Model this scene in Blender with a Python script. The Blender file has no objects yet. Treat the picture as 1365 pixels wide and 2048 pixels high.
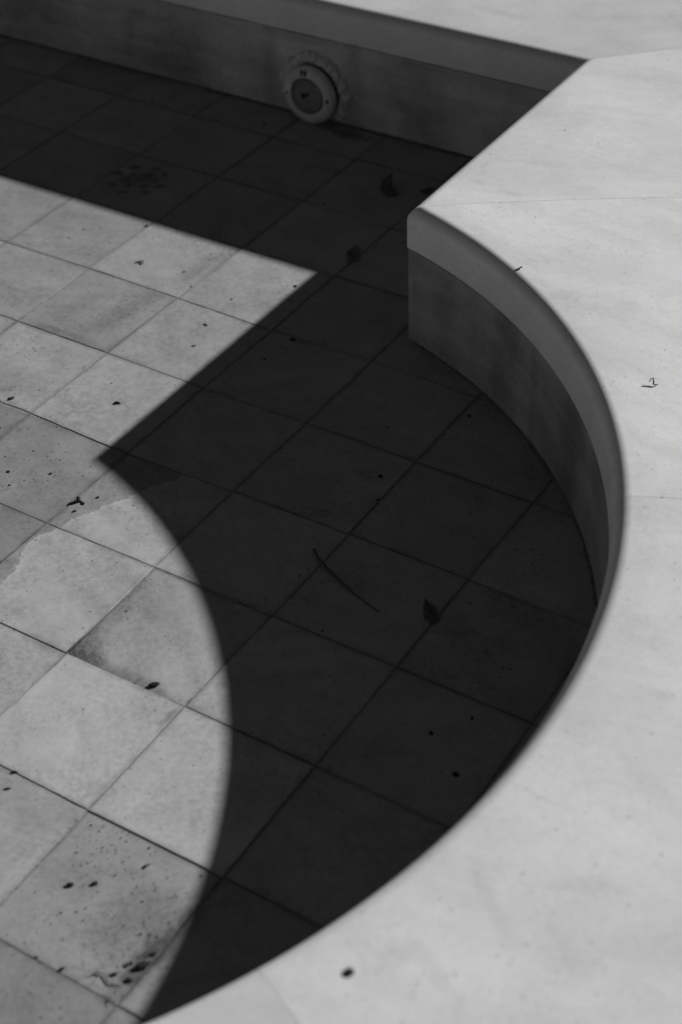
import bpy, bmesh, math, random
from mathutils import Vector, Matrix

S = 0.30                 # one floor tile in metres; plan coordinates below are in tiles
rnd = random.Random(7)
scene = bpy.context.scene
col = scene.collection

# ------------------------------------------------------------------ camera
cd = bpy.data.cameras.new('camera')
cam = bpy.data.objects.new('camera', cd)
col.objects.link(cam)
scene.camera = cam
Rr = ((0.84824053, 0.52892226, -0.02700444),
      (0.3181092, -0.54959672, -0.77249594),
      (-0.42343185, 0.64667201, -0.63444525))
m = Matrix(((Rr[0][0], -Rr[1][0], -Rr[2][0]),
            (Rr[0][1], -Rr[1][1], -Rr[2][1]),
            (Rr[0][2], -Rr[1][2], -Rr[2][2]))).to_4x4()
m.translation = Vector((5.9477988, -5.632391, 7.6798062)) * S
cam.matrix_world = m
cd.sensor_fit = 'VERTICAL'
cd.sensor_height = 36.0
cd.sensor_width = 24.0
cd.lens = 36.0 * 3273.58 / 2048.0
cd.clip_start = 0.05
cd.clip_end = 500.0
cd.dof.use_dof = True
cd.dof.focus_distance = 12.2 * S
cd.dof.aperture_fstop = 2.3

# ------------------------------------------------------------------ sky, sun, exposure
SUN = Vector((1.068, 2.14, 1.0))
w = bpy.data.worlds.new('World')
scene.world = w
w.use_nodes = True
nt = w.node_tree
for n in list(nt.nodes):
    nt.nodes.remove(n)
sky = nt.nodes.new('ShaderNodeTexSky')
sky.sky_type = 'NISHITA'
sky.sun_disc = False
sky.sun_elevation = math.atan2(1.0, math.hypot(SUN.x, SUN.y))
sky.sun_rotation = math.atan2(SUN.x, SUN.y)
sky.altitude = 2500.0
sky.air_density = 0.6
sky.dust_density = 0.1
sep = nt.nodes.new('ShaderNodeSeparateColor')      # black-and-white film behind a red filter
bg = nt.nodes.new('ShaderNodeBackground')
bg.inputs['Strength'].default_value = 0.05
out = nt.nodes.new('ShaderNodeOutputWorld')
nt.links.new(sky.outputs['Color'], sep.inputs['Color'])
nt.links.new(sep.outputs['Red'], bg.inputs['Color'])
nt.links.new(bg.outputs['Background'], out.inputs['Surface'])

sd = bpy.data.lights.new('sun', 'SUN')
sd.energy = 5.0
sd.angle = math.radians(0.9)
sd.color = (1, 1, 1)
so = bpy.data.objects.new('sun', sd)
col.objects.link(so)
so.rotation_euler = SUN.to_track_quat('Z', 'Y').to_euler()
so.location = (3, 6, 4)

scene.view_settings.view_transform = 'Standard'
scene.view_settings.look = 'None'
scene.view_settings.exposure = 0.0
scene.view_settings.gamma = 1.0
scene.view_settings.use_curve_mapping = False
scene.render.engine = 'CYCLES'
scene.cycles.max_bounces = 8
scene.cycles.diffuse_bounces = 6


# ------------------------------------------------------------------ helpers
def tag(o, label=None, cat=None, group=None, kind=None):
    if label: o['label'] = label
    if cat: o['category'] = cat
    if group: o['group'] = group
    if kind: o['kind'] = kind
    return o


def link(name, me, mat=None, parent=None, loc=None):
    o = bpy.data.objects.new(name, me)
    col.objects.link(o)
    if mat is not None and me is not None and not me.materials:
        me.materials.append(mat)
    if parent: o.parent = parent
    if loc is not None: o.location = loc
    return o


def empty(name, loc=(0, 0, 0)):
    o = bpy.data.objects.new(name, None)
    o.empty_display_size = 0.05
    col.objects.link(o)
    o.location = loc
    return o


def mesh_from(name, verts, faces, smooth_angle=None, recalc=True):
    me = bpy.data.meshes.new(name)
    me.from_pydata([tuple(v) for v in verts], [], faces)
    if recalc:
        bm = bmesh.new(); bm.from_mesh(me)
        bmesh.ops.recalc_face_normals(bm, faces=bm.faces)
        bm.to_mesh(me); bm.free()
    if smooth_angle is not None:
        for p in me.polygons: p.use_smooth = True
        me.set_sharp_from_angle(angle=math.radians(smooth_angle))
    me.update()
    return me


class NT:
    """tiny wrapper to write node trees compactly"""
    def __init__(s, name):
        s.m = bpy.data.materials.new(name)
        s.m.use_nodes = True
        s.t = s.m.node_tree
        s.b = s.t.nodes['Principled BSDF']

    def n(s, typ, **kw):
        nd = s.t.nodes.new(typ)
        ins = kw.pop('ins', {})
        for k, v in kw.items(): setattr(nd, k, v)
        for k, v in ins.items(): s.set(nd.inputs[k], v)
        return nd

    def set(s, sock, v):
        if hasattr(v, 'is_output') or isinstance(v, bpy.types.NodeSocket): s.t.links.new(v, sock)
        else: sock.default_value = v

    def math(s, op, a, b=0.0, c=None, clamp=False):
        nd = s.t.nodes.new('ShaderNodeMath'); nd.operation = op; nd.use_clamp = clamp
        s.set(nd.inputs[0], a); s.set(nd.inputs[1], b)
        if c is not None: s.set(nd.inputs[2], c)
        return nd.outputs[0]

    def rng(s, v, a, b, c, d, smooth=False):
        nd = s.t.nodes.new('ShaderNodeMapRange'); nd.clamp = True
        if smooth: nd.interpolation_type = 'SMOOTHSTEP'
        for i, x in enumerate((v, a, b, c, d)): s.set(nd.inputs[i], x)
        return nd.outputs[0]

    def noise(s, vec, scale, detail=3.0, rough=0.55, dist=0.0):
        nd = s.t.nodes.new('ShaderNodeTexNoise')
        s.set(nd.inputs['Vector'], vec); s.set(nd.inputs['Scale'], scale)
        s.set(nd.inputs['Detail'], detail); s.set(nd.inputs['Roughness'], rough); s.set(nd.inputs['Distortion'], dist)
        return nd.outputs['Fac']

    def vec(s, op, a, b=None):
        nd = s.t.nodes.new('ShaderNodeVectorMath'); nd.operation = op
        s.set(nd.inputs[0], a)
        if b is not None: s.set(nd.inputs[1], b)
        return nd.outputs['Vector'] if op not in ('DISTANCE', 'LENGTH') else nd.outputs['Value']


def marble(name, rough=0.5, spec=0.35, streak=0.12, cloud=0.10, speck=0.5, edge=0.0, stains=(), ragged=False, streak_map=(3, 22, 6), vein=0.05, dust=0.04, grain=0.06):
    """grey-white marble. Tone = the object's own colour, so every stone has its own shade."""
    N = NT(name)
    info = N.n('ShaderNodeObjectInfo')
    geo = N.n('ShaderNodeNewGeometry')
    pos = geo.outputs['Position']
    rv = info.outputs['Random']
    off = N.n('ShaderNodeCombineXYZ')
    N.set(off.inputs[0], N.math('MULTIPLY', rv, 37.0)); N.set(off.inputs[1], N.math('MULTIPLY', rv, 91.0)); N.set(off.inputs[2], N.math('MULTIPLY', rv, 53.0))
    rot = N.n('ShaderNodeVectorRotate', rotation_type='Z_AXIS')
    N.set(rot.inputs['Vector'], pos)
    N.set(rot.inputs['Angle'], N.math('MULTIPLY', N.math('SUBTRACT', rv, 0.5), 1.6))
    p = N.vec('ADD', rot.outputs['Vector'], off.outputs['Vector'])
    c1 = N.noise(p, 4.0, 4, 0.55, 0.3)                       # soft clouds
    ps = N.vec('MULTIPLY', p, streak_map)
    c2 = N.noise(ps, 1.0, 3, 0.5, 0.8)                       # bedding streaks
    c3 = N.noise(p, 260.0, 2, 0.6)                           # crystal grain
    vn = N.n('ShaderNodeTexNoise'); N.set(vn.inputs['Vector'], N.vec('MULTIPLY', p, (1.0, 2.6, 1.5))); vn.inputs['Scale'].default_value = 3.2
    vn.inputs['Detail'].default_value = 6; vn.inputs['Distortion'].default_value = 1.1
    vv = N.math('ABSOLUTE', N.math('SUBTRACT', vn.outputs['Fac'], 0.5))
    vmask = N.rng(vv, 0.0, 0.022, 1.0, 0.0, True)
    f = N.math('ADD', N.rng(c1, 0.25, 0.75, 1 - cloud, 1 + cloud), N.rng(c2, 0.3, 0.7, -streak, streak))
    f = N.math('ADD', f, N.rng(c3, 0.2, 0.8, -grain, grain))
    f = N.math('SUBTRACT', f, N.math('MULTIPLY', vmask, vein))
    patch = N.rng(N.noise(p, 5.0, 3, 0.6), 0.35, 0.7, 0.35, 1.3)
    f = N.math('SUBTRACT', f, N.math('MULTIPLY', N.math('MULTIPLY', N.rng(N.noise(p, 75.0, 5, 0.75), 0.42, 0.72, 0.0, 1.0), patch), dust * 2.2))
    f = N.math('ADD', f, N.rng(N.noise(p, 16.0, 4, 0.6, 0.4), 0.3, 0.7, -dust * .6, dust * .6))
    # fine dark specks, patchy
    if speck > 0:
        vo = N.n('ShaderNodeTexVoronoi', feature='F1'); N.set(vo.inputs['Vector'], p); vo.inputs['Scale'].default_value = 95.0
        vo2 = N.n('ShaderNodeSeparateColor'); N.set(vo2.inputs['Color'], vo.outputs['Color'])
        keep = N.math('GREATER_THAN', vo2.outputs[0], N.rng(N.noise(p, 6.0, 2), 0.40, 0.72, 0.97, 0.62))
        sz = N.rng(vo2.outputs[1], 0, 1, 0.07, 0.2)
        dot = N.math('MULTIPLY', N.rng(vo.outputs['Distance'], sz, N.math('ADD', sz, 0.1), 1.0, 0.0), keep)
        f = N.math('MULTIPLY', f, N.math('SUBTRACT', 1.0, N.math('MULTIPLY', dot, N.math('MULTIPLY', N.rng(vo2.outputs[2], 0, 1, 0.25, 1.0), speck))))
    if edge > 0:                                             # grime creeping in from the joints
        tc = N.n('ShaderNodeTexCoord')
        sx = N.n('ShaderNodeSeparateXYZ'); N.set(sx.inputs[0], tc.outputs['Generated'])
        dx = N.math('MINIMUM', sx.outputs[0], N.math('SUBTRACT', 1.0, sx.outputs[0]))
        dy = N.math('MINIMUM', sx.outputs[1], N.math('SUBTRACT', 1.0, sx.outputs[1]))
        d = N.math('MINIMUM', dx, dy)
        wn = N.noise(p, 9.0, 4, 0.65)
        e1 = N.rng(d, 0.0, N.rng(wn, 0.3, 0.7, 0.015, 0.085), 1.0, 0.0, True)
        f = N.math('MULTIPLY', f, N.math('SUBTRACT', 1.0, N.math('MULTIPLY', e1, N.rng(wn, 0.3, 0.75, edge * 0.35, edge))))
        line = N.math('MULTIPLY', N.rng(d, .002, .015, 1.0, 0.0, True), N.math('MULTIPLY', N.rng(N.noise(p, 22.0, 3, 0.6), 0.3, 0.65, 0.2, 0.72), N.rng(N.noise(p, 2.6, 2, 0.5), 0.36, 0.62, 0.4, 1.0)))
        f = N.math('MULTIPLY', f, N.math('SUBTRACT', 1.0, line))
    spos = N.n('ShaderNodeSeparateXYZ'); N.set(spos.inputs[0], pos)
    X, Y = spos.outputs[0], spos.outputs[1]
    for (cx, cy, ax, ay, ang, strength, box) in stains:      # grime patches that have settled at fixed places (tiles)
        mp = N.n('ShaderNodeMapping', vector_type='TEXTURE')
        N.set(mp.inputs['Vector'], pos)
        mp.inputs['Location'].default_value = (cx * S, cy * S, 0)
        mp.inputs['Rotation'].default_value = (0, 0, math.radians(ang))
        mp.inputs['Scale'].default_value = (ax * S, ay * S, 1)
        flat = N.vec('MULTIPLY', mp.outputs['Vector'], (1, 1, 0))
        d = N.math('ADD', N.vec('LENGTH', flat), N.rng(N.noise(pos, 14.0, 5, 0.65), 0.25, 0.75, -0.42, 0.42))
        k = N.rng(d, 0.15, 1.05, strength, 0.0, True)
        if box:
            x0, x1, y0, y1 = [v * S for v in box]
            k = N.math('MULTIPLY', k, N.math('MULTIPLY', N.math('GREATER_THAN', X, x0), N.math('LESS_THAN', X, x1)))
            k = N.math('MULTIPLY', k, N.math('MULTIPLY', N.math('GREATER_THAN', Y, y0), N.math('LESS_THAN', Y, y1)))
        k = N.math('MULTIPLY', k, N.rng(N.noise(pos, 70.0, 4, 0.7), 0.3, 0.65, 0.55, 1.15))
        f = N.math('MULTIPLY', f, N.math('SUBTRACT', 1.0, k, clamp=True))
    if ragged:                                               # worn strip with a torn edge along one joint
        cr = N.n('ShaderNodeFloatCurve')
        c = cr.mapping.curves[0]
        pts = [(-0.6, -0.62), (-0.1, -0.72), (0.287, -0.831), (0.532, -0.857), (0.782, -0.965), (0.90, -0.909), (1.137, -0.843), (1.347, -0.75), (1.569, -0.663), (1.95, -0.429), (2.4, -0.2)]
        norm = lambda y: (y + 0.6) / 3.0
        c.points[0].location = (norm(pts[0][0]), pts[0][1] + 1.0)
        c.points[1].location = (norm(pts[-1][0]), pts[-1][1] + 1.0)
        for (yy, xx) in pts[1:-1]: c.points.new(norm(yy), xx + 1.0)
        cr.mapping.update()
        N.set(cr.inputs['Value'], N.math('DIVIDE', N.math('ADD', N.math('DIVIDE', Y, S), 0.6), 3.0))
        lim = N.math('ADD', N.math('SUBTRACT', cr.outputs['Value'], 1.0), N.rng(N.noise(pos, 28.0, 5, 0.7), 0.25, 0.75, -0.06, 0.06))
        dd = N.math('SUBTRACT', N.math('DIVIDE', X, S), lim)
        gate = N.math('LESS_THAN', Y, 1.985 * S)
        k = N.math('MULTIPLY', N.rng(dd, -0.006, 0.006, 1.0, 0.0), N.rng(N.noise(pos, 11.0, 3), 0.3, 0.7, 0.26, 0.36))
        k = N.math('MULTIPLY', k, gate)
        rim = N.math('MULTIPLY', N.rng(N.math('ABSOLUTE', N.math('SUBTRACT', dd, 0.012)), 0.0, 0.02, 0.12, 0.0), gate)
        f = N.math('ADD', N.math('MULTIPLY', f, N.math('SUBTRACT', 1.0, k)), rim)
    cm = N.n('ShaderNodeSeparateColor'); N.set(cm.inputs['Color'], info.outputs['Color'])
    val = N.math('MULTIPLY', cm.outputs[0], f, clamp=True)
    cb = N.n('ShaderNodeCombineColor')
    for i in range(3): N.set(cb.inputs[i], val)
    N.set(N.b.inputs['Base Color'], cb.outputs[0])
    N.set(N.b.inputs['Roughness'], N.rng(c1, 0.3, 0.7, rough - 0.06, rough + 0.06))
    N.b.inputs['Specular IOR Level'].default_value = spec
    bp = N.n('ShaderNodeBump'); bp.inputs['Strength'].default_value = 0.35; bp.inputs['Distance'].default_value = 0.0006
    hh = N.math('ADD', N.math('MULTIPLY', c3, 0.5), N.noise(p, 40.0, 4, 0.6))
    N.set(bp.inputs['Height'], hh)
    N.set(N.b.inputs['Normal'], bp.outputs['Normal'])
    return N.m


def plain(name, v, rough=0.7, var=0.2, scale=60.0, spec=0.3, bump=0.0006):
    N = NT(name)
    geo = N.n('ShaderNodeNewGeometry')
    f = N.rng(N.noise(geo.outputs['Position'], scale, 4, 0.6), 0.25, 0.75, v * (1 - var), v * (1 + var))
    cb = N.n('ShaderNodeCombineColor')
    for i in range(3): N.set(cb.inputs[i], f)
    N.set(N.b.inputs['Base Color'], cb.outputs[0])
    N.b.inputs['Roughness'].default_value = rough
    N.b.inputs['Specular IOR Level'].default_value = spec
    bp = N.n('ShaderNodeBump'); bp.inputs['Strength'].default_value = 0.5; bp.inputs['Distance'].default_value = bump
    N.set(bp.inputs['Height'], N.noise(geo.outputs['Position'], scale * 2.5, 3, 0.6))
    N.set(N.b.inputs['Normal'], bp.outputs['Normal'])
    return N.m


# ------------------------------------------------------------------ materials
YB_ = 7.6
STAINS = [  # centre x, y, half axes, angle, strength, clip box (x0,x1,y0,y1)
    (0.02, 0.02, 0.34, 0.30, 20, 0.62, (0.004, 1.0, 0.004, 1.0)),
    (0.02, 0.45, 0.16, 0.60, 0, 0.34, (0.004, 1.0, 0.004, 1.0)),
    (0.45, 0.02, 0.60, 0.10, 0, 0.45, (0.004, 1.0, 0.004, 1.0)),
    (0.28, 0.62, 0.30, 0.22, 40, 0.14, (0.0, 1.0, 0.0, 1.0)),
    (1.97, -1.66, 0.13, 0.46, -6, 0.72, None),
    (1.75, -1.52, 0.42, 0.40, 0, 0.22, (1.0, 2.02, -2.0, -1.0)),
    (1.30, -1.40, 0.30, 0.16, 30, 0.20, None),
    (0.97, -0.12, 0.05, 0.14, -8, 0.5, (0.0, 1.0, -1.0, 0.0)),
    (-2.45, 2.25, 0.30, 0.26, 10, 0.22, None),
    (-2.55, 3.06, 0.46, 0.06, 0, 0.35, None),
    (-2.30, 3.50, 0.16, 0.55, -12, 0.26, (-3.0, -2.0, 3.0, 4.0)),
    (-2.68, 3.45, 0.12, 0.42, -8, 0.14, (-3.0, -2.0, 3.0, 4.0)),
    (-2.12, 4.55, 0.12, 0.5, -4, 0.22, (-3.0, -2.0, 4.0, 5.0)),
    (-1.75, 1.98, 0.40, 0.07, 0, 0.22, None),
    (-3.64, 5.58, 0.30, 0.24, 30, 0.25, None),
    (-0.70, 3.96, 0.16, 0.08, 0, 0.45, None),
    (-2.35, 7.42, 0.35, 0.16, 0, 0.6, None),
]
WSTAINS = [(.55, 4.2, .22, .25, 0, .16, None), (1.25, 3.86, .30, .25, 0, .30, None), (1.62, 3.6, .10, .1, 0, .30, None), (2.2, 3.1, .22, .3, 30, .28, None), (2.75, 2.4, .25, .5, 20, .30, None), (3.2, 1.5, .2, .5, 0, .25, None), (-4.6, YB_, .5, .3, 0, .24, None), (-3.4, YB_, .12, .3, 0, .2, None), (-6.5, YB_, .9, .3, 0, .2, None), (-2.35, YB_, .16, .3, 0, .25, None), (-1.5, YB_, .35, .3, 0, .2, None)]
CSTAINS = [(0.7, 5.02, 0.16000000000000003, 0.08000000000000002, 0, 0.14, None), (0.41, 5.06, 0.096, 0.064, 0, 0.1, None), (1.19, 5.39, 0.16000000000000003, 0.048, 20, 0.1, None), (1.79, 3.86, 0.22400000000000003, 0.128, 30, 0.08, None), (2.2, 3.93, 0.16000000000000003, 0.16000000000000003, 0, 0.07, None), (3.98, 0.45, 0.11200000000000002, 0.08000000000000002, 0, 0.12, None), (4.16, -0.15, 0.08000000000000002, 0.48, 60, 0.07, None), (4.17, -0.91, 0.192, 0.08000000000000002, 30, 0.08, None), (3.83, -1.22, 0.064, 0.35200000000000004, 50, 0.09, None), (3.59, -1.76, 0.192, 0.096, 70, 0.1, None), (3.84, -1.73, 0.064, 0.32000000000000006, 60, 0.09, None), (0.81, 6.79, 0.32000000000000006, 0.096, 10, 0.08, None), (0.36, 6.43, 0.4, 0.08000000000000002, 30, 0.05, None), (-1.05, 8.2, 0.48, 0.08000000000000002, -5, 0.1, None), (3.14, 2.48, 0.32000000000000006, 0.16000000000000003, 0, 0.06, None)]
M_tile = marble('floor marble', rough=0.55, spec=0.3, streak=0.07, cloud=0.09, speck=0.75, edge=0.32, vein=0.02, dust=0.15, grain=0.09, stains=STAINS, ragged=True, streak_map=(2.2, 13, 5))
M_cope = marble('coping marble', rough=0.48, spec=0.6, streak=0.05, cloud=0.06, speck=0.45, vein=0.05, dust=0.045, grain=0.09, stains=CSTAINS, streak_map=(2.2, 9, 4))
M_wall = marble('wall marble', rough=0.5, spec=0.3, streak=0.18, cloud=0.30, speck=0.5, vein=0.04, dust=0.12, stains=WSTAINS, streak_map=(2.5, 2.5, 16))
M_grout = plain('dirty grout', 0.26, 0.95, 0.5, 45)
M_mortar = plain('grey joint mortar', 0.07, 0.95, 0.4, 70)
M_joint = plain('pale joint mortar', 0.36, 0.9, 0.45, 50)
M_patchy = plain('patchy joint mortar', 0.26, 0.9, 0.9, 28)
M_flange = plain('rough cement collar', 0.60, 0.9, 0.3, 60, bump=0.004)
M_plastic = plain('weathered white plastic', 0.60, 0.5, 0.22, 22, 0.4, 0.0002)
M_rib = plain('pale lens rib', 0.40, 0.4, 0.3, 60, 0.4, 0.0002)  # ribs paler than the lens: relief of ridge and groove put into the colour
M_lens = plain('dark lens glass', 0.13, 0.35, 0.25, 60, 0.5, 0.0002)
M_black = plain('painted shade and stain black', 0.015, 0.9, 0.2)  # near-black: paints the shade of the lamp's holes and gap, also lens stains
M_leaf = plain('dead leaf', 0.14, 0.7, 0.4, 120)
M_leaf2 = plain('pale dead leaf', 0.19, 0.7, 0.3, 120)
M_crumb = plain('dark soil crumb', 0.035, 0.9, 0.5, 200, 0.08)
M_twig = plain('dark twig', 0.04, 0.9, 0.3, 200, 0.08)
M_twig2 = plain('dry grey brown twig', 0.10, 0.85, 0.4, 150, 0.1)
M_silt = plain('dark silt', 0.11, 0.95, 0.5, 60)
M_drip = plain('dark dried drip', 0.22, 0.75, 0.3, 80)
M_pave = marble('terrace marble', rough=0.6, streak=0.05, cloud=0.08, speck=0.1)

# ------------------------------------------------------------------ pool plan (tiles)
CX, CY, RAD = -1.205, -0.100, 4.702
XS, YB = 0.108, 7.577
ROT = -0.005
ZT, ZB, RB, PD = 1.268, 0.905, 0.115, 0.007
CW = 2.15                                    # coping width
XL = -15.0                                   # far left end of the pool, out of view
YM = 2 * CY - YB                             # the front wall, out of view
yb = lambda x: YB + ROT * (x + 3)


def ycorner(d):                              # where the short wall meets the curve, at distance d behind the faces
    return CY + math.sqrt((RAD + d) ** 2 - (XS + d - CX) ** 2)


TH1 = math.atan2(ycorner(0) - CY, XS - CX)
prof = [(-PD, ZB)]                           # coping section: d behind the wall face, z
NB = 10
for k in range(NB + 1):
    a = math.radians(90.0 * k / NB)
    prof.append((-PD + RB * (1 - math.cos(a)), ZT - RB + RB * math.sin(a)))
prof += [(0.3, ZT), (0.6, ZT), (1.1, ZT), (1.6, ZT), (CW, ZT), (CW, ZB), (0.35, ZB)]


def sweep(pr, path, n, sm=40):
    vs, fs = [], []
    k = len(pr)
    for i in range(n + 1):
        for (d, z) in pr:
            x, y = path(i / n, d)
            vs.append((x * S, y * S, z * S))
    for i in range(n):
        for j in range(k):
            a, b = i * k + j, i * k + (j + 1) % k
            fs.append((a, b, b + k, a + k))
    dm = sum(q[0] for q in pr) / k if k < 8 else .5
    zm = (min(q[1] for q in pr) + max(q[1] for q in pr)) / 2
    for i in (0, n):                          # end faces: a fan, so that no triangle lies in the plane of the top
        x, y = path(i / n, dm)
        vs.append((x * S, y * S, zm * S)); c = len(vs) - 1
        for j in range(k): fs.append((c, i * k + j, i * k + (j + 1) % k))
    return mesh_from('stone', vs, fs, sm)


def slab(z0, z1, d0, d1):
    b = 0.006
    return [(d0 + b, z0), (d0, z0 + b), (d0, z1 - b), (d0 + b, z1), (d1, z1), (d1, z0)]


G = 0.0016                                   # half a joint between stones


def back_path(xa, xb, mitre=False):
    def f(t, d):
        e = (XS + d - G) if mitre else xb
        x = xa + (e - xa) * t
        return x, yb(x) + d
    return f


def side_path():
    def f(t, d):
        y0 = ycorner(d) + G * 1.2
        y1 = yb(XS + d) + d - G
        return XS + d, y0 + (y1 - y0) * t
    return f


def arc_path(ta, tb, end=None):
    def f(t, d):
        b = tb
        a = ta
        if end == 'top': b = math.atan2(ycorner(d) - CY, XS + d - CX) - G * 1.2 / (RAD + d)
        if end == 'bottom': a = -(math.atan2(ycorner(d) - CY, XS + d - CX)) + G * 1.2 / (RAD + d)
        th = a + (b - a) * t
        return CX + (RAD + d) * math.cos(th), CY + (RAD + d) * math.sin(th)
    return f


def tone(o, v):
    o.color = (v, v, v, 1)
    return o


# ------------------------------------------------------------------ the large structure: terrace and the pool floor
def ring_mesh():
    outer = [(-70, -70), (70, -70), (70, 70), (-70, 70)]
    inner = []
    W = CW + 0.012
    inner.append((XL - W, yb(XL) + W)); inner.append((XS + W, yb(XS) + W)); inner.append((XS + W, ycorner(W)))
    t1 = math.atan2(ycorner(W) - CY, XS + W - CX)
    for i in range(1, 60):
        th = t1 - 2 * t1 * i / 60
        inner.append((CX + (RAD + W) * math.cos(th), CY + (RAD + W) * math.sin(th)))
    inner.append((XS + W, 2 * CY - ycorner(W))); inner.append((XS + W, YM - W)); inner.append((XL - W, YM - W))
    bm = bmesh.new()
    es = []
    for loop in (outer, inner):
        v = [bm.verts.new((x * S, y * S, (ZT - 0.012) * S)) for x, y in loop]
        for i in range(len(v)): es.append(bm.edges.new((v[i], v[(i + 1) % len(v)])))
    bmesh.ops.triangle_fill(bm, edges=es, use_beauty=True)
    bmesh.ops.recalc_face_normals(bm, faces=bm.faces)
    if sum(f.normal.z for f in bm.faces) < 0: bmesh.ops.reverse_faces(bm, faces=bm.faces)
    me = bpy.data.meshes.new('terrace'); bm.to_mesh(me); bm.free()
    return me


terrace = tone(link('terrace', ring_mesh(), M_pave), 0.5)
tag(terrace, kind='structure')

bx = [XL - .5, .01, .99, 5.5]; by = [YM - .5, .01, .99, YB + .5]      # open under the sunken tile
floor = link('pool_floor', mesh_from('floor bed', [(x * S, y * S, -0.0013) for y in by for x in bx],
             [(r * 4 + c, r * 4 + c + 1, r * 4 + c + 5, r * 4 + c + 4) for r in range(3) for c in range(3) if (r, c) != (1, 1)], recalc=False), M_grout)
tag(floor, kind='structure')

GRID = {(0, 0): (0.02, -0.008), (1, 0): (0.991, 0.003), (1, -1): (1.005, -1.005), (2, 0): (2.005, 0.001), (0, 1): (-0.005, 1.002), (1, 1): (1.012, 1.004), (2, 1): (1.995, 1.007), (1, 2): (1.008, 2.008), (2, 2): (1.99, 2.015), (0, 2): (-0.014, 1.999), (1, 3): (0.999, 2.995), (2, 3): (2.002, 2.996), (1, 4): (1.002, 3.969), (0, 3): (-0.001, 3.003), (0, 4): (-0.004, 4.013), (-1, 1): (-0.99, 0.992), (-1, 2): (-0.994, 1.96), (-1, 3): (-1.003, 2.984), (-1, 4): (-0.984, 3.975), (-1, 5): (-1.0, 5.003), (-1, 6): (-0.977, 5.97), (-2, 2): (-2.002, 2.006), (-2, 3): (-2.011, 2.999), (-2, 4): (-2.009, 3.999), (-2, 5): (-1.996, 4.989), (-2, 6): (-1.996, 6.01), (-2, 7): (-1.994, 6.996), (-3, 3): (-2.995, 3.006), (-3, 4): (-3.021, 4.015), (-3, 6): (-2.991, 6.006), (-3, 7): (-2.994, 6.989), (-4, 6): (-3.967, 6.012), (-4, 7): (-4.002, 6.998), (-5, 6): (-5.001, 6.026), (-5, 7): (-5.02, 7.003), (-6, 7): (-6.002, 6.998)}
TONE = {(0, 0): .45, (-1, 0): .51, (0, -1): .56, (1, -1): .54, (1, -2): .40, (0, -2): .46, (1, -3): .31, (0, -3): .33, (2, -2): .36, (2, -3): .32, (1, 0): .52, (0, 1): .5,
        (-1, 1): .50, (-2, 1): .46, (-2, 2): .48, (-3, 2): .47, (-3, 3): .37, (-2, 3): .42, (-2, 4): .44, (-3, 4): .43, (-4, 3): .40, (-4, 4): .36, (-5, 4): .36,
        (-4, 5): .42, (-5, 5): .42, (-3, 5): .42, (-2, 0): .46, (-1, -1): .52, (-3, 1): .44, (-1, 2): .47}
HZ = {(0, 0): -0.0014, (1, -1): 0.0008, (0, -1): 0.0011, (-1, 0): 0.0008, (1, -2): -0.0007}


def gv(i, j):
    if (i, j) in GRID: return GRID[(i, j)]
    r = random.Random(i * 977 + j * 131 + 5)
    return (i + r.uniform(-.005, .005), j + r.uniform(-.005, .005))


def inside(i, j):
    if j < YM - 1 or i < -15: return False
    for (x, y) in ((i, j), (i + 1, j), (i, j + 1), (i + 1, j + 1)):
        if y > YB + .01 or y < YM: continue
        if x < XS or math.hypot(x - CX, y - CY) < RAD + .05: return True
    return False


def tile_mesh(i, j):
    r = random.Random(i * 31 + j * 7919)
    c = [Vector(gv(i, j) + (0,)), Vector(gv(i + 1, j) + (0,)), Vector(gv(i + 1, j + 1) + (0,)), Vector(gv(i, j + 1) + (0,))]
    cen = sum(c, Vector()) / 4
    def ins(q, t, z):                           # step inwards from the joint line
        o = Vector(q)
        o.x += t if q.x < cen.x else -t
        o.y += t if q.y < cen.y else -t
        return (o.x * S, o.y * S, z)
    h = HZ.get((i, j), r.gauss(0, .0003))
    tx, ty = r.uniform(-.0016, .0016), r.uniform(-.0016, .0016)
    g = .0024
    def ringv(t, dz): return [ins(q, t, h + dz + (q.x - cen.x) * tx * .3 + (q.y - cen.y) * ty * .3) for q in c]
    # subdivide the rim so that its edge wanders and chips a little
    def rim(base, amp, dz):
        o = []
        n = 9
        for k in range(4):
            a, b = Vector(base[k]), Vector(base[(k + 1) % 4])
            nrm = (Vector((cen.x * S, cen.y * S, a.z)) - (a + b) / 2); nrm.z = 0; nrm.normalize()
            for s in range(n):
                e = 0 if s == 0 else abs(r.gauss(0, amp))
                if s and r.random() < .07: e += r.uniform(.0008, .0022)
                o.append(a.lerp(b, s / n) + nrm * e + Vector((0, 0, dz)))
        return o
    st = r.getstate(); top = rim(ringv(g + .004, 0), .00045, 0)
    r.setstate(st); mid = rim(ringv(g, -.0004), .00045, 0)
    r.setstate(st); bot = rim(ringv(g, -.009), .0, 0)
    n = len(top)
    vs = top + mid + bot
    fs = [tuple(range(n))]
    for a in range(n):
        b = (a + 1) % n
        fs.append((a, b, n + b, n + a)); fs.append((n + a, n + b, 2 * n + b, 2 * n + a))
    return mesh_from('tile', vs, fs, None)


cnt = 0
tiles = [(i, j) for i in range(-15, 5) for j in range(-9, 8) if inside(i, j)]
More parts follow.
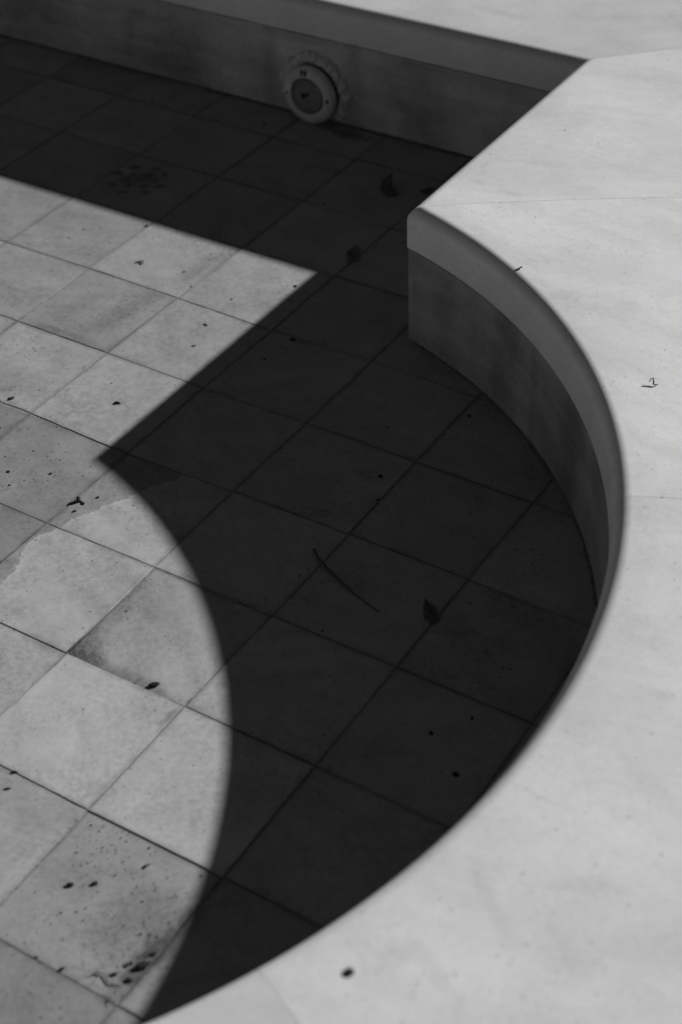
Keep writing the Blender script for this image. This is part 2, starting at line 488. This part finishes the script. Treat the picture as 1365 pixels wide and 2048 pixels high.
# nearest to the view first; only those the pool shows are single pieces
view = [(i, j) for (i, j) in tiles if i >= -10 and j >= -5]
for (i, j) in view:
    r = random.Random(i * 17 + j * 53)
    o = link('floor_tile', tile_mesh(i, j), M_tile, floor)
    tone(o, TONE.get((i, j), 0.45 + r.uniform(-.04, .04)))
    cnt += 1
rest = [t for t in tiles if t not in set(view)]
bm = bmesh.new()
for (i, j) in rest:
    me = tile_mesh(i, j); bm.from_mesh(me); bpy.data.meshes.remove(me)
me = bpy.data.meshes.new('far tiles'); bm.to_mesh(me); bm.free()
ro = tone(link('floor_tile_field', me, M_tile, floor), .45)
tag(ro, kind='stuff')


# ------------------------------------------------------------------ pool walls
def panel(path, n, parent, v, z0=0.020, z1=ZB - 0.016, thick=0.07, d0=0.0):
    return tone(link('wall_panel', sweep(slab(z0, z1, d0, d0 + thick), path, n, 30), M_wall, parent), v)


def bed(path, n, parent):
    return link('mortar_bed', sweep([(0.022, -.03), (0.022, ZB + .012), (.3, ZB + .012), (.3, -.03)], path, n, 30), M_mortar, parent)


def cope(path, n, parent, v):
    return tone(link('coping_stone', sweep(prof, path, n, 25), M_cope, parent), v)


back = tag(empty('pool_wall', (0, 0, 0)), 'straight shaded marble wall at the top, with the round white pool light on it', 'wall', 'pool walls')
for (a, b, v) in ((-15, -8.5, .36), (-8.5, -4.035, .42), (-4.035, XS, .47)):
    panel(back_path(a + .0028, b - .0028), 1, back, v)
bed(back_path(-15, XS + .02), 1, back)
cope(back_path(-15, -7.8 - G), 6, back, .82)
cope(back_path(-7.8 + G, 0, True), 12, back, .72)

side = tag(empty('pool_wall', (0, 0, 0)), 'short marble wall running back from the sharp corner, only its sunlit coping showing', 'wall', 'pool walls')
def side_panel_path(t, d):
    y0 = ycorner(0) + .004
    return XS + d, y0 + (YB - .01 - y0) * t
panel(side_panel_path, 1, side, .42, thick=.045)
bed(lambda t, d: (XS + d, ycorner(0) + .03 + (YB - ycorner(0) + .2) * t), 1, side)
cope(side_path(), 8, side, .86)

arc = tag(empty('pool_wall', (0, 0, 0)), 'concave curved marble wall sweeping from the sharp corner to the lower left', 'wall', 'pool walls')
def arc_panel(ta, tb):
    return lambda t, d: (CX + (RAD + d) * math.cos(ta + (tb - ta) * t), CY + (RAD + d) * math.sin(ta + (tb - ta) * t))
t_side = math.acos((XS + .049 - CX) / RAD)
SE = math.radians(25.1)
SE2 = math.radians(-25.0)
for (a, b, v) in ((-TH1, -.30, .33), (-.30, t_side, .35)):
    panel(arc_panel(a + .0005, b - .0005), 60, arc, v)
bed(arc_panel(-TH1 + .01, t_side - .01), 70, arc)
cope(arc_path(SE + G / RAD, 0, 'top'), 40, arc, .89)
cope(arc_path(SE2 + G / RAD, SE - G / RAD), 44, arc, .83)
cope(arc_path(0, SE2 - G / RAD, 'bottom'), 40, arc, .74)

# pale mortar just below the face of the coping joints
inner = [(d + .001 if q < len(prof) - 2 else d, z - .0007) for q, (d, z) in enumerate(prof)]
def filler(path, parent):
    return link('joint_mortar', sweep(inner, path, 2, 25), M_joint, parent)
link('joint_mortar', sweep([(.3, ZB + .01), (.3, ZT - .0006), (.6, ZT - .0006), (1.1, ZT - .0006), (1.6, ZT - .0006), (CW, ZT - .0006), (CW, ZB + .01)], lambda t, d: (XS + d, ycorner(d) - .02 + .04 * t), 2, 25), M_joint, side)
link('joint_mortar', sweep([(.001, ZB - .017), (.001, ZB + .001), (.03, ZB + .001), (.03, ZB - .017)], back_path(-15, XS), 40, 25), M_patchy, back)
link('joint_mortar', sweep([(.0015, .02), (.0015, ZB - .017), (.03, ZB - .017), (.03, .02)], back_path(-4.038, -4.032), 1, 25), M_joint, back)
filler(lambda t, d: (XS + d - .02 + .04 * t, yb(XS + d) + d), back)
filler(lambda t, d: (-7.82 + .04 * t, yb(-7.8) + d), back)
for a in (SE, SE2): filler(arc_panel(a - .004, a + .004), arc)

# the pool's other walls, beyond the lower and left borders of the picture
def rest_wall(poly):
    o = empty('pool_surround', (0, 0, 0)); tag(o, kind='structure')
    return o
sur = rest_wall(None)
fl = lambda f: (lambda t, d: (f(t, d)[0], 2 * CY - f(t, d)[1]))
panel(fl(side_panel_path), 1, sur, .42, thick=.045); cope(fl(side_path()), 4, sur, .76)
def front_path(t, d):
    e = XS + d - G
    return XL + (e - XL) * t, YM - d
panel(lambda t, d: (XL + (XS - XL) * t, YM - d), 1, sur, .4); cope(front_path, 8, sur, .74)
def left_path(t, d):
    return XL - d, (YM - d) + (yb(XL) - YM + 2 * d) * t
panel(left_path, 1, sur, .4); cope(left_path, 6, sur, .74)

# silt caught along the foot of the walls: a low ragged fillet
def silt(path, n, parent, seed, amount=1.0):
    r = random.Random(seed)
    vs, fs = [], []
    wd = 0.02
    for i in range(n + 1):
        wd = min(.06, max(.006, wd + r.gauss(0, .008)))
        if r.random() < .05: wd = r.uniform(.02, .07)
        for (d, z) in ((.03, .045 + r.uniform(-.012, .012)), (-.002, .026 + r.uniform(-.010, .008)), (-wd * .45 * amount, .007 + r.uniform(0, .006)), (-wd * amount, -.003)):
            x, y = path(i / n, d)
            vs.append((x * S, y * S, z * S))
    for i in range(n):
        for j in range(3): fs.append((i * 4 + j, i * 4 + j + 1, i * 4 + j + 5, i * 4 + j + 4))
    o = link('silt_line', mesh_from('silt', vs, fs, 60), M_silt, parent)
    o['kind'] = 'stuff'
silt(back_path(-15, XS), 500, back, 3, .6)
silt(arc_panel(-TH1, t_side - .006), 420, arc, 5, .45)

# ------------------------------------------------------------------ pool light on the back wall
LX, LZ = -2.826, 0.319
LY = yb(LX)
light = empty('pool_light', (LX * S, LY * S, LZ * S))
tag(light, 'round white plastic underwater light with ribbed lens, fixed low on the back wall', 'pool light')


def lathe(name, pr, mat, seg=64, a0=0, a1=360, wob=0.0, parent=light, sm=35, seed=1):
    """pr: radius, distance out of the wall (tiles); axis along -y"""
    r = random.Random(seed)
    full = abs(a1 - a0) >= 360
    vs, fs = [], []
    n = seg if full else seg + 1
    ws = [r.gauss(0, 1) for _ in range(n)]
    ws = [(ws[i - 1] + 2 * ws[i] + ws[(i + 1) % n]) / 3 for i in range(n)]
    for i in range(n):
        a = math.radians(a0 + (a1 - a0) * i / seg)
        for q, (rad, y) in enumerate(pr):
            rr = rad * (1 + wob * ws[i] * (.4 + .6 * (q / max(1, len(pr) - 1))))
            vs.append((rr * math.cos(a) * S, -(y + wob * .25 * ws[(i * 7 + q * 3) % n] * (0 < q)) * S, rr * math.sin(a) * S))
    k = len(pr)
    for i in range(n if full else n - 1):
        for q in range(k - 1):
            a = i * k + q; b = ((i + 1) % n) * k + q
            fs.append((a, b, b + 1, a + 1))
    return link(name, mesh_from(name, vs, fs, sm), mat, parent)


lathe('cement_collar', [(.30, .0), (.30, .045), (.33, .066), (.352, .060), (.375, .058), (.392, .04), (.405, .025), (.42, -.01)], M_flange, 90, -38, 215, .05, seed=4)
lathe('housing', [(.255, -.01), (.255, .10), (.285, .105)], M_black, 48)  # coloured near-black to give the shadowed gap between ring and collar
lathe('face_ring', [(.280, .07), (.300, .085), (.312, .105), (.312, .125), (.302, .148), (.285, .166), (.262, .177), (.235, .183), (.212, .183), (.200, .178), (.195, .165), (.193, .15)], M_plastic, 72)
lens = lathe('lens', [(.196, .150), (.188, .156), (.165, .157), (.0, .157)], M_lens, 48)
for k in range(-6, 7):                                   # moulded ribs of the lens
    z = k * .0235
    hw = math.sqrt(max(.0, .168 ** 2 - z ** 2))
    if hw < .03: continue
    vs, fs = [], []
    for (x, yy, zz) in ((-hw, .157, z - .010), (hw, .157, z - .010), (hw, .169, z - .004), (-hw, .169, z - .004), (hw, .157, z + .004), (-hw, .157, z + .004)):
        vs.append((x * S, -yy * S, zz * S))
    fs = [(0, 1, 2, 3), (3, 2, 4, 5), (0, 3, 5), (1, 4, 2), (0, 5, 4, 1)]
    link('lens_rib', mesh_from('lens_rib', vs, fs), M_rib, lens)


def disc(name, x, y, z, rad, mat, parent=light, sx=1.0, sz=1.0, depth=.006):
    vs = []
    n = 14
    for yy, rr in ((y - depth, rad), (y, rad), (y + .002, rad * .8)):
        for i in range(n):
            a = 2 * math.pi * i / n
            vs.append(((x + rr * sx * math.cos(a)) * S, -yy * S, (z + rr * sz * math.sin(a)) * S))
    fs = [tuple(range(2 * n, 3 * n))]
    for q in range(2):
        for i in range(n): fs.append((q * n + i, q * n + (i + 1) % n, (q + 1) * n + (i + 1) % n, (q + 1) * n + i))
    return link(name, mesh_from(name, vs, fs), mat, parent)


disc('screw', .243, .181, -.004, .021, M_black)
disc('screw', -.243, .181, -.010, .018, M_black)
disc('slot', -.050, .190, .250, .038, M_black, sx=.32)
disc('slot', -.006, .190, .250, .038, M_black, sx=.32)
disc('lens_stain', -.05, .170, -.004, .026, M_black, lens)
disc('lens_stain', .0, .170, .018, .014, M_black, lens, sz=1.6)
disc('lens_stain', .01, .170, -.035, .009, M_black, lens)


# ------------------------------------------------------------------ fallen things
def blob_mesh(seed, flat=.6, n=2, rough=.28):
    bm = bmesh.new()
    bmesh.ops.create_icosphere(bm, subdivisions=n, radius=1.0)
    r = random.Random(seed)
    ax = [Vector((r.gauss(0, 1), r.gauss(0, 1), r.gauss(0, 1))).normalized() for _ in range(6)]
    am = [r.uniform(-rough, rough) for _ in ax]
    for v in bm.verts:
        d = v.co.normalized()
        s = 1 + sum(a * max(0, d.dot(q)) ** 2 for a, q in zip(am, ax)) + r.uniform(-.08, .08)
        v.co = d * s
        v.co.z = max(v.co.z * flat, -flat * .55)
    me = bpy.data.meshes.new('crumb'); bm.to_mesh(me); bm.free()
    me.materials.append(M_crumb)
    return me


BL = [blob_mesh(s, f, 2) for s, f in ((1, .6), (2, .45), (3, .8), (4, .5), (5, .7), (6, .4))]
PX = .0014                                               # metres covered by one photo pixel on the floor


def crumb(name, x, y, size, label, cat, z=0.0, k=None, group=None, stretch=None, rotz=None, flat=1.0):
    k = rnd.randrange(6) if k is None else k
    o = link(name, BL[k], None)
    s = size * PX * .21
    st = stretch or rnd.uniform(1.0, 1.5)
    o.scale = (s * st, s / st ** .5, s * flat * .7)
    o.rotation_euler = (0, 0, rnd.uniform(0, 6.28) if rotz is None else rotz)
    o.location = (x * S, y * S, z * S + s * .3 * flat)
    tag(o, label, cat, group)
    return o


def tube(name, pts, radii, mat, label, cat, z0=0.0, lift=None, parent=None, seg=7):
    P3 = []
    for i, (x, y) in enumerate(pts):
        P3.append(Vector((x * S, y * S, z0 * S + radii[i] + (lift[i] if lift else 0))))
    vs, fs = [], []
    for i, p in enumerate(P3):
        t = (P3[min(i + 1, len(P3) - 1)] - P3[max(i - 1, 0)]).normalized()
        u = t.cross(Vector((0, 0, 1))).normalized(); v = u.cross(t)
        for q in range(seg):
            a = 2 * math.pi * q / seg
            vs.append(p + (u * math.cos(a) + v * math.sin(a)) * radii[i])
    for i in range(len(P3) - 1):
        for q in range(seg):
            a, b = i * seg + q, i * seg + (q + 1) % seg
            fs.append((a, b, b + seg, a + seg))
    fs.append(tuple(range(seg))); fs.append(tuple(range(len(vs) - seg, len(vs))))
    o = link(name, mesh_from(name, vs, fs, 60), mat, parent)
    if label: tag(o, label, cat)
    return o


def leaf(name, outline, mat, label, curl, z0=.0015, seed=1, cat='leaf', thick=.0006, rib=True):
    """a dry leaf: fan of the outline, curled upward towards its rim, with thickness and a midrib"""
    r = random.Random(seed)
    n = len(outline)
    cx = sum(p[0] for p in outline) / n; cy = sum(p[1] for p in outline) / n
    root = empty(name, (cx * S, cy * S, 0)); tag(root, label, cat)
    rings = [(0.0, 0), (.4, .25), (.75, .55), (1.0, 1.0)]
    top = []
    pts = []
    for (t, c) in rings[1:]:
        for i, (x, y) in enumerate(outline):
            a = curl[i % len(curl)]
            pts.append(Vector(((x - cx) * t * S, (y - cy) * t * S, z0 + a * c + r.uniform(0, .0006))))
    pts.append(Vector((0, 0, z0)))
    ci = len(pts) - 1
    fs = []
    for i in range(n):
        j = (i + 1) % n
        fs.append((ci, i, j))
        for q in range(2): fs.append((q * n + i, (q + 1) * n + i, (q + 1) * n + j, q * n + j))
    m0 = len(pts)
    allp = pts + [p - Vector((0, 0, thick)) for p in pts]
    fs2 = fs + [tuple(m0 + a for a in reversed(f)) for f in fs]
    for i in range(n):
        j = (i + 1) % n
        fs2.append((2 * n + i, m0 + 2 * n + i, m0 + 2 * n + j, 2 * n + j))
    link('blade', mesh_from('blade', allp, fs2, 50), mat, root)
    if rib:
        a, b = pts[2 * n], pts[2 * n + n // 2]
        line = [a, a.lerp(Vector((0, 0, z0)), .6), Vector((0, 0, z0)), b.lerp(Vector((0, 0, z0)), .5), b]
        tube('midrib', [(p.x / S, p.y / S) for p in line], [.0006, .0008, .0008, .0006, .0003], M_twig, None, None, lift=[p.z for p in line], parent=root, seg=5)
    return root


leaf('dead_leaf', [(1.836, 1.673), (1.875, 1.654), (1.936, 1.643), (1.985, 1.584), (2.026, 1.539), (2.014, 1.491), (1.977, 1.487), (1.925, 1.503), (1.865, 1.601)],
     M_leaf, 'flat dark pointed leaf lying alone in the middle of the crescent shadow', [.004, .001, .0, .001, .002, .001, .003, .0, .001], seed=2)
leaf('dead_leaf', [(-1.096, 5.38), (-1.071, 5.487), (-.994, 5.468), (-.947, 5.373), (-.941, 5.275), (-.995, 5.235), (-1.053, 5.303)],
     M_leaf2, 'curled pale-backed leaf on a tile joint left of the sharp wall corner', [.006, .014, .012, .013, .006, .010, .012], seed=3)
leaf('dead_leaf', [(-1.466, 6.817), (-1.375, 6.681), (-1.254, 6.599), (-1.261, 6.516), (-1.347, 6.49), (-1.459, 6.565), (-1.502, 6.703)],
     M_leaf, 'crumpled dark leaf on the shaded floor between the pool light and the side wall', [.022, .012, .002, .004, .001, .006, .010], seed=4)
leaf('dead_leaf', [(-1.095, 6.71), (-1.053, 6.814), (-.998, 6.833), (-.983, 6.738), (-1.041, 6.694)],
     M_leaf, 'small dark leaf half hidden behind the edge of the side wall coping', [.003, .006, .002, .006, .002], seed=5)
tube('twig', [(.889, 1.718), (.958, 1.663), (1.051, 1.61), (1.155, 1.566), (1.277, 1.515), (1.413, 1.462), (1.524, 1.432), (1.632, 1.401)],
     [.0036, .0029, .0033, .0024, .0023, .0017, .0014, .0009], M_twig2, 'long thin dark twig lying across a joint in the crescent shadow', 'twig', lift=[.003, .0015, .001, .001, .001, .0008, 0, 0])
tube('wiry_stem', [(1.752, -1.945), (1.767, -1.914), (1.783, -1.89), (1.813, -1.879), (1.854, -1.90), (1.888, -1.917), (1.945, -1.887)],
     [.0005, .0009, .0012, .0008, .0009, .0008, .0006], M_twig, 'thin kinked stem on the sunlit floor at the bottom left, beside dark clods', 'stem', lift=[0, .0005, .001, .001, .0008, .0004, 0])
tube('bent_twig', [(-2.705, 4.292), (-2.67, 4.334), (-2.645, 4.34), (-2.63, 4.305)], [.0012, .0018, .0018, .0014], M_twig, 'tiny hooked twig on the sunlit tile just below the back wall shadow', 'twig', lift=[0, .001, .002, .001])
tube('seed_husk', [(-1.505, 2.462), (-1.49, 2.462), (-1.472, 2.466), (-1.45, 2.47)], [.0012, .0028, .0028, .001], M_twig, 'slim dark husk on the bright tile beside the straight shadow edge', 'husk')
tube('dry_tendril', [(2.752, 3.105), (2.754, 3.126), (2.766, 3.136), (2.776, 3.120), (2.784, 3.104), (2.796, 3.102), (2.810, 3.118)],
     [.0009, .0013, .0014, .0017, .0018, .0015, .0010], M_twig, 'black curled dry tendril lying on the sunlit curved coping at right', 'tendril', z0=ZT, lift=[.004, .008, .009, .005, .002, .001, .002])
tube('stem_bit', [(1.282, 3.965), (1.296, 3.99), (1.312, 4.02), (1.322, 4.022)], [.001, .0011, .0014, .0022], M_twig, 'tiny dark stem bit at the rounded edge of the curved coping', 'stem', z0=ZT - .003, lift=[.001, .001, .002, .003])

# larger crumbs and clods, one by one
crumb('seed_pod', .704, .056, 24, 'dark oblong seed pod against the lower joint of the sunken grey tile', 'seed pod', k=2, stretch=1.55, rotz=.9)
crumb('bark_flake', -.955, 1.318, 20, 'upright black bark flake on the joint by the torn-edged grey strip', 'bark flake', k=4, stretch=1.2, flat=2.4)
crumb('bark_flake', -.905, 1.312, 14, 'small flat bark flake leaning right of the upright black one', 'bark flake', k=1, stretch=1.6, rotz=-.3)
crumb('soil_crumb', -.854, 1.424, 12, 'round soil crumb on the torn-edged grey strip nearest the shadow tip', 'crumb')
crumb('soil_crumb', -.900, 1.208, 12, 'soil crumb on the torn-edged grey strip below the bark flakes', 'crumb')
crumb('pebble', -2.275, 2.083, 17, 'dark angular pebble above a joint at the left border', 'pebble', k=2)
crumb('soil_clod', -1.199, 4.676, 17, 'dark clod lying right on the straight shadow edge near its upper tip', 'clod', k=0)
crumb('leaf_scrap', -1.533, 3.767, 13, 'thin dark scrap on the grey tile, upper of two beside the straight shadow edge', 'scrap', k=5, stretch=1.9, rotz=-.2)
crumb('leaf_scrap', -1.431, 3.451, 12, 'thin dark scrap on the grey tile, lower of two beside the straight shadow edge', 'scrap', k=5, stretch=1.7, rotz=.7)
crumb('soil_crumb', -1.694, 2.663, 8, 'lone soil crumb in the middle of the bright tile left of the straight shadow edge', 'crumb')
crumb('soil_crumb', -1.652, 1.33, 10, 'flattened soil crumb at the left border, above a round black seed', 'crumb', k=5, stretch=1.5, rotz=.0)
crumb('seed', -1.534, 1.206, 7, 'round black seed at the left border under a flattened crumb', 'seed', k=2, stretch=1.0)
crumb('soil_crumb', -1.353, 1.474, 9, 'soil crumb with a thin tail, left of the shadow tip', 'crumb')
crumb('soil_clod', .414, -.998, 15, 'dark clod on the joint at the left border, lower half of the picture', 'clod')
crumb('leaf_scrap', .463, -1.126, 13, 'slanting dark scrap just below the clod at the left border', 'scrap', k=5, stretch=1.7, rotz=.8)
crumb('seed', .442, -.355, 7, 'small dark seed alone on the large bright tile below the sunken one', 'seed')
crumb('soil_clod', 1.265, -1.499, 19, 'oblong dark clod on the dirty speckled tile, left of the glinting one', 'clod', k=1, stretch=1.5, rotz=.5)
crumb('soil_clod', 1.384, -1.416, 16, 'dark clod with a pale glint on the dirty speckled tile', 'clod', k=3)
crumb('soil_crumb', 1.565, -1.165, 12, 'soil crumb at the upper right of the dirty speckled tile', 'crumb', k=1)
crumb('soil_clod', 1.968, -1.729, 32, 'largest dark clod in the grime by the bottom left shadow edge', 'clod', k=1, stretch=1.7, rotz=.9)
crumb('soil_clod', 1.963, -1.834, 18, 'round dark clod just below the largest one in the grime', 'clod', k=0)
crumb('soil_clod', 1.975, -1.63, 13, 'small clod above the largest one along the grimy joint', 'clod', k=3)
crumb('soil_crumb', 1.891, -1.764, 13, 'oblong crumb left of the largest clod in the grime', 'crumb', k=5)
crumb('soil_crumb', 1.594, -1.968, 14, 'round dark crumb above the lowest joint, left of the kinked stem', 'crumb', k=0)
crumb('soil_crumb', 1.87, -1.849, 13, 'round crumb just right of the kinked stem', 'crumb', k=2)
crumb('seed', -2.217, 4.387, 9, 'round dark seed on the sunlit tile right of the hooked twig', 'seed', k=2, stretch=1.05)
crumb('soil_crumb', -1.573, 4.217, 10, 'dark crumb on the small sunlit tile at the upper tip of the light', 'crumb')
crumb('leaf_scrap', -3.023, 4.89, 11, 'upright dark scrap at the end of a joint on the back wall shadow edge', 'scrap', k=4, flat=1.6)
crumb('soil_crumb', -3.506, 4.544, 9, 'upper of two dark crumbs on the sunlit tile at the upper left', 'crumb', k=1)
crumb('soil_crumb', -3.529, 4.349, 8, 'lower of two dark crumbs on the sunlit tile at the upper left', 'crumb', k=3)
crumb('soil_crumb', -2.014, 4.217, 8, 'dark crumb sitting in the joint right of the hooked twig', 'crumb')
crumb('soil_crumb', -2.085, 1.722, 9, 'dark crumb cut by the left border, between two joints', 'crumb')
crumb('soil_clod', 3.465, -1.91, 22, 'dark blurred clod on the sunlit coping at the bottom', 'clod', z=ZT, k=0, stretch=1.1)
crumb('seed', .606, 6.224, 6, 'dark seed on the side wall coping, nearer the pool edge', 'seed', z=ZT)
# in the shade
crumb('soil_clod', .859, 2.707, 19, 'flat clod in the upper middle of the crescent shadow, above a joint', 'clod', k=5, flat=.6)
crumb('soil_crumb', .985, 2.452, 11, 'crumb on the joint in the crescent shadow, under the flat clod', 'crumb')
crumb('soil_crumb', 2.649, .851, 12, 'upper right crumb of three in the lower part of the crescent shadow', 'crumb')
crumb('soil_clod', 2.485, .604, 14, 'middle clod of three in the lower part of the crescent shadow', 'clod')
crumb('soil_clod', 2.788, .381, 20, 'lowest clod of three in the lower part of the crescent shadow', 'clod')
crumb('soil_crumb', 1.072, 3.726, 12, 'crumb near the foot of the curved wall, on a joint', 'crumb')
crumb('soil_clod', -.797, 3.587, 11, 'crumb in the shadow left of the curved wall, on the second tile from its foot', 'clod')
crumb('soil_clod', -.754, 3.941, 24, 'flat dark clod on the joint below the upper tip of the sunlit floor', 'clod', k=5, flat=.35)
crumb('soil_clod', -4.608, 7.075, 13, 'clod on the shaded floor left of the pool light', 'clod', flat=.6)
crumb('soil_clod', -3.239, 7.205, 18, 'flat clod on the shaded floor just below the pool light', 'clod', k=5, flat=.6)

# grit: hundreds of specks nobody could count
LITC = [[0.704, 0.056, 11], [-0.942, 1.318, 11], [-0.854, 1.424, 6], [-2.282, 2.083, 9], [-1.199, 4.676, 8], [-1.533, 3.767, 6], [-1.431, 3.451, 5], [-1.694, 2.663, 5], [-1.472, 2.466, 6], [-1.652, 1.33, 6], [-1.353, 1.474, 6], [-1.534, 1.206, 5], [0.414, -0.998, 9], [0.463, -1.126, 7], [0.442, -0.355, 5], [1.265, -1.499, 10], [1.384, -1.416, 8], [1.565, -1.165, 7], [1.973, -1.734, 12], [1.963, -1.834, 8], [1.975, -1.63, 7], [1.891, -1.764, 7], [1.594, -1.968, 7], [1.87, -1.849, 5], [-2.217, 4.387, 5], [-1.573, 4.217, 5], [-3.023, 4.89, 7], [-3.506, 4.544, 5], [-3.529, 4.349, 4], [1.287, -0.809, 4], [0.587, 0.003, 4], [-2.014, 4.217, 4], [-2.085, 1.722, 6], [-0.585, 0.077, 4], [0.086, -0.162, 3], [0.726, -0.387, 3], [1.423, -1.983, 5], [1.942, -2.007, 6], [2.093, -1.663, 5], [1.878, -1.539, 4], [0.106, 0.539, 3], [-1.492, 3.346, 3], [-1.59, 3.352, 3], [-1.508, 2.598, 4]]
SHC = [[0.859, 2.707, 9], [0.985, 2.452, 6], [2.649, 0.851, 7], [2.485, 0.604, 9], [2.788, 0.381, 10], [1.563, 0.94, 4], [1.386, 1.05, 5], [-0.797, 3.587, 6], [0.583, 3.269, 6], [1.072, 3.726, 8], [0.694, 3.817, 5], [-0.618, 2.442, 4], [-4.608, 7.075, 7], [-4.443, 7.431, 4], [-3.239, 7.205, 8], [-3.313, 7.111, 5], [-3.604, 6.249, 5], [-3.544, 6.27, 4], [-3.354, 6.778, 6], [-3.184, 6.419, 5], [-3.134, 5.986, 6], [-1.203, 4.665, 6], [-1.778, 6.07, 6], [-2.602, 6.557, 5], [-0.754, 3.941, 10], [-0.612, 3.995, 6], [2.604, 1.358, 5], [2.65, 1.369, 5], [2.64, 1.267, 5], [2.53, 1.154, 4], [2.445, -1.014, 5], [0.958, 1.538, 4], [0.947, 1.445, 5], [-1.977, 7.235, 4], [-0.758, 3.381, 4], [-0.632, 3.452, 4], [-0.994, 4.918, 4], [2.405, 1.917, 4], [0.918, 1.753, 3], [-0.556, 2.731, 3]]
CPC = [[0.606, 6.224, 5], [0.957, 6.143, 4], [1.062, 4.77, 4], [0.77, 4.41, 3], [1.06, 4.282, 3], [3.316, 2.02, 4], [0.252, 5.536, 4], [2.531, 3.02, 3], [0.895, 5.519, 2], [0.943, 7.429, 3], [0.799, 7.978, 4], [2.348, 3.671, 2], [2.68, 3.538, 3], [0.77, 5.441, 2], [1.531, 6.522, 3], [1.682, 5.448, 3], [-1.288, 7.372, 3], [-0.585, 7.648, 3], [-0.441, 8.053, 3], [3.263, 1.876, 3]]
CL = [([-2.612, 2.709], 90, 0.35), ([-2.333, 2.192], 50, 0.2), ([-2.102, 2.489], 30, 0.3), ([-2.473, 3.699], 50, 0.3), ([-1.845, 1.684], 40, 0.4), ([-1.308, 1.407], 30, 0.3), ([-0.398, 0.37], 40, 0.3), ([-0.483, 0.202], 25, 0.15), ([1.607, -1.42], 90, 0.35), ([1.975, -1.714], 90, 0.25), ([1.306, -1.177], 40, 0.25), ([-3.332, 4.417], 30, 0.3), ([-0.397, 1.653], 30, 0.2), ([1.307, -0.155], 20, 0.3), ([0.398, -0.489], 30, 0.4), ([1.019, -0.712], 20, 0.2), ([-1.49, 4.067], 30, 0.3), ([-1.431, 3.039], 20, 0.3), ([0.589, -1.06], 25, 0.3), ([-1.236, 4.88], 14, 0.12), ([1.645, -2.137], 20, 0.3), ([1.074, 0.115], 15, 0.2)]
bm = bmesh.new()


def grain(x, y, z, s, r):
    nv = []
    k = 5
    top = bm.verts.new((x * S, y * S, z + s * .8))
    a0 = r.uniform(0, 6)
    st = r.uniform(.6, 1.5)
    for q in range(k):
        a = a0 + 2 * math.pi * q / k
        nv.append(bm.verts.new((x * S + s * st * math.cos(a) * r.uniform(.7, 1.2), y * S + s / st * math.sin(a) * r.uniform(.7, 1.2), z - .0002)))
    for q in range(k): bm.faces.new((nv[q], nv[(q + 1) % k], top))


r = random.Random(11)
for (x, y, s) in LITC + SHC:
    grain(x, y, 0, s * PX * .42, r)
for (c, n, sp) in CL:
    for _ in range(int(n * 1.7)):
        x, y = r.gauss(c[0], sp * .6), r.gauss(c[1], sp * .6)
        if math.hypot(x - CX, y - CY) > RAD - .05 and x > XS - .05: continue
        grain(x, y, 0, min(.0022, r.lognormvariate(-7.05, .42)), r)
for _ in range(1100):
    x, y = r.uniform(-8, 3.3), r.uniform(-3, 7.5)
    if x > XS - .03 and math.hypot(x - CX, y - CY) > RAD - .05: continue
    grain(x, y, 0, min(.0021, r.lognormvariate(-7.15, .4)), r)
me = bpy.data.meshes.new('grit'); bm.to_mesh(me); bm.free()
grit = link('floor_grit', me, M_crumb); tag(grit, 'fine dark grit scattered over the pool floor tiles', 'grit', kind='stuff')
bm = bmesh.new()
for (x, y, s) in CPC[1:]:
    grain(x, y, ZT * S, s * PX * .33, r)
for _ in range(170):
    th, d = r.uniform(-.7, 1.9), r.uniform(.12, 1.8)
    x, y = CX + (RAD + d) * math.cos(th), CY + (RAD + d) * math.sin(th)
    if x < XS + d: continue
    grain(x, y, ZT * S, r.uniform(.0004, .0009), r)
for _ in range(60):
    x, d = r.uniform(-4, .1), r.uniform(.12, 1.6)
    grain(x, yb(x) + d, ZT * S, r.uniform(.0004, .0009), r)
me = bpy.data.meshes.new('grit'); bm.to_mesh(me); bm.free()
grit2 = link('coping_grit', me, M_crumb); tag(grit2, 'sparse dark specks on the pale coping', 'grit', kind='stuff')

# cluster of dried drips on one shaded tile: raised films, parts of the floor
for q, (x, y) in enumerate([[-3.846, 5.773], [-3.635, 5.845], [-3.926, 5.596], [-3.493, 5.801], [-3.764, 5.642], [-3.613, 5.726], [-3.773, 5.524], [-3.646, 5.577], [-3.51, 5.644], [-3.823, 5.375], [-3.686, 5.434], [-3.524, 5.507], [-3.385, 5.584], [-3.638, 5.308], [-3.438, 5.411], [-3.643, 5.657]]):
    r = random.Random(q)
    vs = []
    n = 12
    rx = .056 * r.uniform(.75, 1.15)
    for zz, k in ((0.0, 1.0), (.0012, .86)):
        for i in range(n):
            a = 2 * math.pi * i / n
            e = 1 + .18 * math.sin(2 * a + q) + r.uniform(-.1, .1)
            vs.append(((x + rx * k * e * math.cos(a)) * S, (y + rx * .85 * k * e * math.sin(a)) * S, zz + .0004))
    fs = [tuple(range(n, 2 * n))] + [(i, (i + 1) % n, n + (i + 1) % n, n + i) for i in range(n)]
    link('dried_drip', mesh_from('drip', vs, fs, 60), M_drip, floor)
print('tiles', cnt, 'rest', len(rest))
